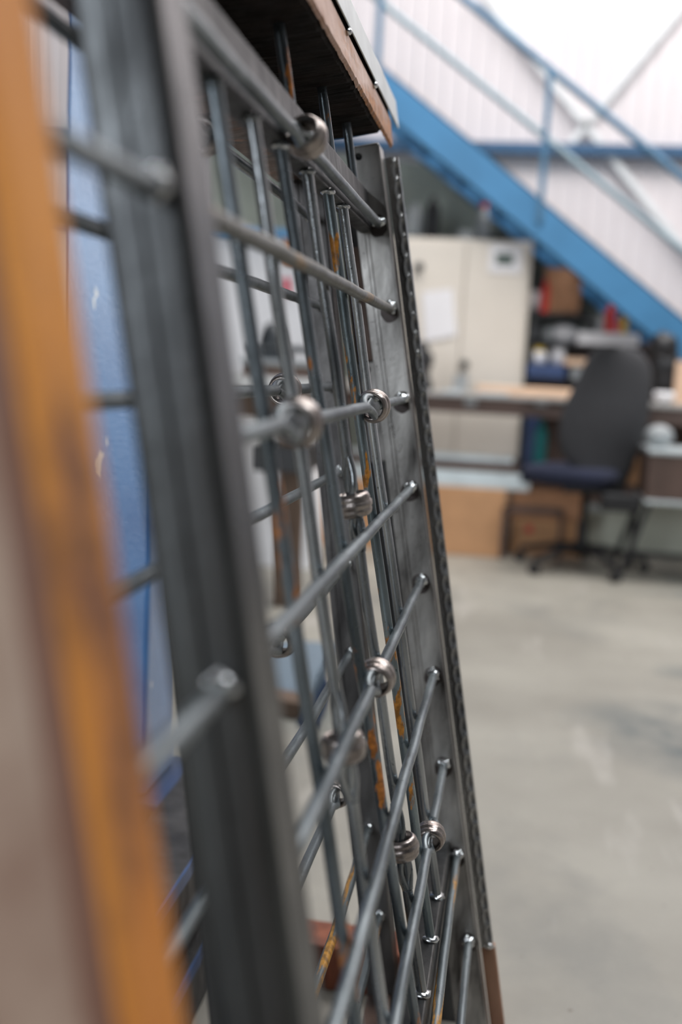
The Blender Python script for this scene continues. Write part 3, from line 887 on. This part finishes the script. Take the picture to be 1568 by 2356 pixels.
gate = thing('metal_gate', 'front steel gate with forged collars on its rods, in focus', 'gate', (.0, 1.0, 0))
hT = G1.h(1.137)
# far post: box with a raised rib and a rolled flange
ph1 = G1.h(at(845, 330, YF).z)
p_o0, p_o1 = -.0285, .0128
mb = MB().gbox(G1, p_o0, p_o1, YF, YF + .05, .03, ph1)
fp = mb.build('far_post', M_post, gate, bevel=.0022)
MB().gbox(G1, p_o0 - .001, p_o0 + .009, YF - .0016, YF + .004, .03, ph1 - .002).build('rough_edge', M_post, fp, bevel=.0006)
MB().gbox(G1, p_o0 + .0125, p_o0 + .0142, YF - .0014, YF + .004, .03, ph1 - .05).build('seam_ridge', M_post, fp, bevel=.0005)
MB().gbox(G1, p_o1 - .0022, p_o1 + .0006, YF - .0022, YF + .004, .03, ph1 - .004).build('edge_ridge', M_post, fp, bevel=.0006)
hole_disc(G1, -.0155, YF, G1.h(at(843, 356, YF).z), .0042, fp)

# hammered flat bar on the outer side of the far post
def hammered(g, o0, o1, y, h0, h1, pitch=.0255):
    mb = MB()
    ncol = 19
    n = int((h1 - h0) / (pitch / 10))
    vs_, fs = [], []
    for i in range(n + 1):
        h = h0 + (h1 - h0) * i / n
        ph = (h / pitch + .25 * noise.noise(Vector((h * 9, 0, 0)))) % 1.0
        for k in range(ncol):
            u = k / (ncol - 1)
            q = (ph - .5) * 2
            edge = .44 + .14 * (abs(q) ** 1.6) + .05 * q
            dent = (1 - q * q) * math.exp(-((u - .80) / .13) ** 2)
            ridge = math.exp(-((u - edge) / .085) ** 2)
            yy = y + .0050 * dent - .0024 * ridge + (.003 * max(0, u - .9) / .1)
            o = o0 + (o1 - o0) * u
            vs_.append(g.P(o, yy, h))
    for i in range(n):
        for k in range(ncol - 1):
            a = i * ncol + k
            fs.append((a, a + 1, a + ncol + 1, a + ncol))
    mb.add(vs_, fs, True)
    mb.gbox(g, o0, o1 - .001, y + .009, y + .014, h0, h1)
    # close the rim
    vs2, fs2 = [], []
    for i in range(n + 1):
        for k in (0, ncol - 1):
            p = vs_[i * ncol + k]
            vs2 += [p, Vector((p.x, y + .0139, p.z))]
    for i in range(n):
        for k in (0, 2):
            a = i * 4 + k
            fs2.append((a, a + 1, a + 5, a + 4))
    mb.add(vs2, fs2)
    return mb
hammered(G1, p_o1 + .0008, .0312, YF + .048, .15, ph1 - .012).build('hammered_bar', M_hammer, gate)
MB().gbox(G1, p_o1 + .0008, .0335, YF + .050, YF + .064, .004, .149).build('rusty_foot', M_foot, gate, bevel=.0015)
MB().blob(G1.P(.024, YF + .052, .150), (.009, .006, .006), 12, 8, .4).build('weld_bead', M_weld, gate)
# mid post
MY0, MY1 = .520, .578
mp_ = MB().gbox(G1, p_o0, p_o1 + .001, MY0, MY1, .03, 1.45).build('mid_post', M_near, gate, bevel=.006)
MB().gbox(G1, p_o0 + .014, p_o0 + .021, MY0 - .003, MY0 + .002, .03, 1.45).build('seam_ridge', M_near, mp_, bevel=.0012)
# rusty end post nearest the camera: web and orange flange
ep = MB().gbox(G1, -.046, .004, .338, .376, .03, 1.40).build('end_post', M_rust, gate, bevel=.003, label='blurred rusty brown end post with orange edge')
MB().gbox(G1, -.0085, .0035, .3345, .3378, .03, 1.40).build('inner_lip', M_lip, ep, bevel=.0012)
MB().gbox(G1, .0042, .0105, .330, .378, .03, 1.40).build('edge_flange', M_orange_rust, ep, bevel=.003)
# top and bottom rails
rt = MB().gbox(G1, -.0265, -.0095, MY1, YF, hT, 1.2095).build('top_rail', M_top, gate, bevel=.002)
rb_ = MB().gbox(G1, -.034, -.0068, MY1, YF, G1.h(.285), G1.h(.3235)).build('bottom_rail', M_dark, gate, bevel=.002)

hk = {0: [(690, 315)], 2: [(675, 968), (853, 932)], 4: [(870, 1555)], 6: [(992, 1915)]}
def on_rod(g_o, g, px, py):       # y coordinate at which a pixel's ray meets a gate plane
    v_ = ray(px, py)
    P0 = g.P(g_o, 0, 0)
    E = Vector((0, 0, EYE))
    return (E + v_ * ((P0 - E).dot(g.N) / v_.dot(g.N))).y
for i, (px_, py_) in enumerate(WPX):
    z = at(px_, py_, YF).z
    x = at(px_, py_, YF).x
    pf = Vector((x, YF, z))
    pn = Vector((x, MY1, z))
    ks = []
    for q in hk.get(i, []): ks.append(on_rod(0, G1, *q) - MY1)
    mat = M_bar if i == 1 else (M_hrust if i == 7 else M_rod)
    rod = rod_mesh(pn, pf, .0056 if i != 1 else .0060, ks, ofs=i * 3.7, amp=.0095 if i == 2 else .0065, W=.062 if i == 2 else .046).build('horizontal_rod', mat, gate)
    if i in (1, 7): rod['label'] = ('olive grey rusted horizontal rod', 'horizontal rod with a yellow-orange rust streak')[i == 7]
    for k in ks:
        if i == 0: ax = Vector((.25, 1, -.35))
        elif i == 2: ax = Vector((.12, 1, .1))
        elif i == 4: ax = Vector((.05, 1, .25))
        else: ax = Vector((0, 1, .35))
        collar_mesh(pn + Vector((0, k, 0)) + (G1.N * .0055 if i == 0 else Vector()), ax).build('collar', M_collar, rod, label='bronze-grey grooved collar')
    weld(pf - Vector((0, .0035, -.002)), .0092, rod)
    burn(pf - Vector((0, .0004, .003)), .0125, rod)
    if i in (1, 3):
        weld(Vector((x, MY0 - .003, z + .002)), .0085, rod_mesh(Vector((x, .378, z)), Vector((x, MY0, z)), .0056, [], ofs=i).build('horizontal_rod', M_rod, gate))

# upright rods: top pixel, bottom pixel on the plane behind the horizontals
V = [((487, 170), (780, 2100), M_vrod), ((575, 250), (780, 1650), M_vshiny), ((645, 340), (870, 1800), M_vrod), ((705, 385), (970, 2283), M_vshiny),
     ((755, 450), (990, 2160), M_vrust), ((793, 508), (1004, 2055), M_vshiny)]
vo = -.0118
hB = G1.h(.3235)
for i, (a, b, mat) in enumerate(V):
    ya, yb = on_rod(vo, G1, *a), on_rod(vo, G1, *b)
    ha = (at(a[0], a[1], ya).z) ; hb_ = (at(b[0], b[1], yb).z)
    k_ = (yb - ya) / (hb_ - ha)
    yt, ybm = ya + k_ * (1.137 - ha), ya + k_ * (.3235 - ha)
    pt, pb = G1.P(vo, yt, hT), G1.P(vo, ybm, hB)
    ks = []
    for q in {1: [(788, 1722)], 3: [(816, 1157), (924, 1945)]}.get(i, []):
        v_ = ray(*q); E = Vector((0, 0, EYE)); P0 = G1.P(vo, 0, 0)
        hit = E + v_ * ((P0 - E).dot(G1.N) / v_.dot(G1.N))
        ks.append((hit - pt).dot((pb - pt).normalized()))
    if i == 0: ks = []
    rod = rod_mesh(pt, pb, .0054, ks, ofs=20 + i * 2.3).build('upright_rod', mat, gate)
    dv = (pb - pt).normalized()
    for k in ks:
        collar_mesh(pt + dv * k, dv + Vector((.06, 0, 0)), 1.0).build('collar', M_collar, rod, label='bronze-grey grooved collar')
    MB().blob(pt + dv * .002, (.0075, .0075, .004), 12, 8, .4).build('weld_bead', M_vshiny, rod)
    MB().blob(pb - dv * .002, (.0095, .009, .0045), 12, 8, .4).build('weld_bead', M_weld, rod)
# short rods above the top rail, up to the rusty beam
for j, (px_, py_) in enumerate(((612, 100), (716, 240), (778, 340))):
    yy = on_rod(-.03, G1, px_, py_)
    MB().tube([G1.P(-.016, yy, 1.2095), G1.P(-.016, yy - .004, hT + .125)], .0054, 14).build('short_rod', M_vrod, gate)

# rusty torch-cut channel and galvanised angle on the gate's top
E_ = Vector((0, 0, EYE))
def og(px, py, Y):
    q = at(px, py, Y) - Vector((G1.c, 0, 0))
    return q.dot(G1.N), q.dot(G1.U)
oj, hj = og(868, 306, YF)
of_, hf = og(890, 282, YF + .01)
ch_ = thing('rusty_channel', 'rusty torch-cut steel channel resting along the top of the gates', 'channel', tuple(G1.P(oj, 1.0, hj)))
def jag(y, s): return .0022 * noise.noise(Vector((y * 70, s, 0))) + .0016 * noise.noise(Vector((y * 160, s, 3)))
YN, YE = .45, 1.50
mb = MB()
n = 260
vs_, fs = [], []
for i in range(n + 1):
    y = YN + (YE - YN) * i / n
    j0 = jag(y, 1)
    ow = oj - .078 + jag(y, 5) * 1.5
    ring = [(ow, hj + .002 + jag(y, 7)), (oj - .04, hj + jag(y, 9) * .8), (oj + j0, hj + j0), (oj + j0 + .004, hj + .004 + j0), (oj + .004, hj + .05), (ow, hj + .05)]
    vs_ += [G1.P(o, y, h) for o, h in ring]
m = 6
for i in range(n):
    for k in range(m):
        k2 = (k + 1) % m
        fs.append((i * m + k, i * m + k2, (i + 1) * m + k2, (i + 1) * m + k))
fs += [tuple(range(m)), tuple(n * m + k for k in range(m))]
mb.add(vs_, fs)
mb.build('web', M_cut_shade, ch_, label='torch-cut underside, its shade put in as black')
vs_, fs = [], []
for i in range(n + 1):
    y = YN + (1.61 - YN) * i / n
    j0 = jag(y, 1)
    vs_ += [G1.P(oj + .0048, y, hj + .001 + j0 * 1.6), G1.P(oj + .0085, y, hj + .004 + j0), G1.P(oj + .0095, y, hj + .039), G1.P(oj + .0048, y, hj + .039)]
for i in range(n):
    for k in range(4):
        k2 = (k + 1) % 4
        fs.append((i * 4 + k, i * 4 + k2, (i + 1) * 4 + k2, (i + 1) * 4 + k))
fs += [(0, 1, 2, 3), tuple(n * 4 + k for k in range(4))]
MB().add(vs_, fs).build('flange', M_beamrust, ch_, label='orange-brown rusted flange')
MB().gbox(G1, oj + .0045, oj + .0085, YN, 1.61, hj + .0392, hj + .075).build('gap_shade_strip', M_cut_shade, ch_)  # black strip painting the shadow gap between flange and galvanised plate
for q in ((808, 118), (868, 238)):
    yy = on_rod(oj + .012, G1, *q)
    MB().blob(G1.P(oj + .0110, yy, hj + .0385), .0042, 10, 7, .3).build('weld_bead', M_weld, ch_)
ga = thing('galvanised_angle', 'pale galvanised strip clamped along the front of the rusty channel', 'strip', tuple(G1.P(oj + .02, 1.0, hj)))
MB().gbox(G1, oj + .0120, oj + .0138, YN, 1.69, hj + .043, hj + .082).build('plate', M_galv, ga, bevel=.0006)
MB().gbox(G1, oj - .02, oj + .0119, YN, 1.69, hj + .0805, hj + .082).build('fold', M_galv, ga)

# slim upright behind the far post
sp = thing('slim_upright', 'slim dark upright with bolt holes tucked behind the front gate', 'upright', tuple(G1.P(-.06, 1.62, 0)))
so0, so1 = -.066, -.036
MB().gbox(G1, so0, so1, 1.60, 1.63, .002, ph1 - .03).build('bar', M_dark, sp, bevel=.0015)
h8 = G1.h(at(850, 820, 1.6).z)
MB().gbox(G1, so0 + .002, so1 - .002, 1.5965, 1.60, h8 - .14, h8).build('hinge_plate', M_post, sp, bevel=.0008)
MB().gbox(G1, so0 + .002, so1 - .006, 1.5965, 1.60, h8 + .002, h8 + .16).build('brown_plate', M_brown, sp, bevel=.0008)
hole_disc(G1, -.051, 1.5965, G1.h(at(855, 836, 1.6).z), .0042, sp)

# ------------------------------------------------------------------ back gate
bg = thing('metal_gate', 'second steel gate standing behind the front one, rods only horizontal', 'gate', (-.15, 1.0, 0))
b0, b1 = -.024, .017
bpost = MB().gbox(G2, b0, b1, YF, YF + .045, .03, G2.h(1.235)).build('far_post', M_back, bg, bevel=.002)
MB().gbox(G2, b0 - .0008, b0 + .008, YF - .0016, YF + .003, .03, G2.h(1.23)).build('rough_edge', M_back, bpost, bevel=.0005)
MB().gbox(G2, b0, b1, .80, .845, .03, G2.h(1.40)).build('mid_post', M_dark, bg, bevel=.003)
MB().gbox(G2, b0 - .02, b1 - .01, .36, YF, G2.h(1.20), G2.h(1.24)).build('top_rail', M_brown, bg, bevel=.002)
MB().gbox(G2, b0, b1 - .008, .36, YF, .05, .09).build('bottom_rail', M_brown, bg, bevel=.002)
bk = {0: [(470, 318)], 2: [(655, 892)], 4: [(645, 1492)], 6: [(776, 1830)]}
for i, (px_, py_) in enumerate(BPX):
    P = at(px_, py_, YF)
    near = .30 if i in (0, 1, 2, 3, 5) else .85
    pn = Vector((P.x, near, P.z)); pf = Vector((P.x, YF, P.z))
    ks = [on_rod((P - Vector((G2.c, YF, 0))).dot(G2.N), G2, *q) - near for q in bk.get(i, [])]
    rod = rod_mesh(pn, pf, .0056, ks, ofs=40 + i * 1.9).build('horizontal_rod', M_hrust if i in (7, 8) else M_rod, bg)
    for k in ks: collar_mesh(pn + Vector((0, k, 0)), Vector((.15, 1, .1))).build('collar', M_collar, rod, label='bronze-grey grooved collar')
    weld(pf - Vector((0, .003, -.001)), .0075, rod)

# rusty foot beam under the gates
solo('rusty_foot_beam', MB().box((-.30, 1.64, 0), (at(1082, 2230, 1.64).x, 1.72, at(1045, 2215, 1.64).z)), M_redrust, 'dark red rusty foot beam on the floor behind the gate bottoms', 'beam', bevel=.003)

for o in bpy.data.objects:
    if '_o' in o: del o['_o']
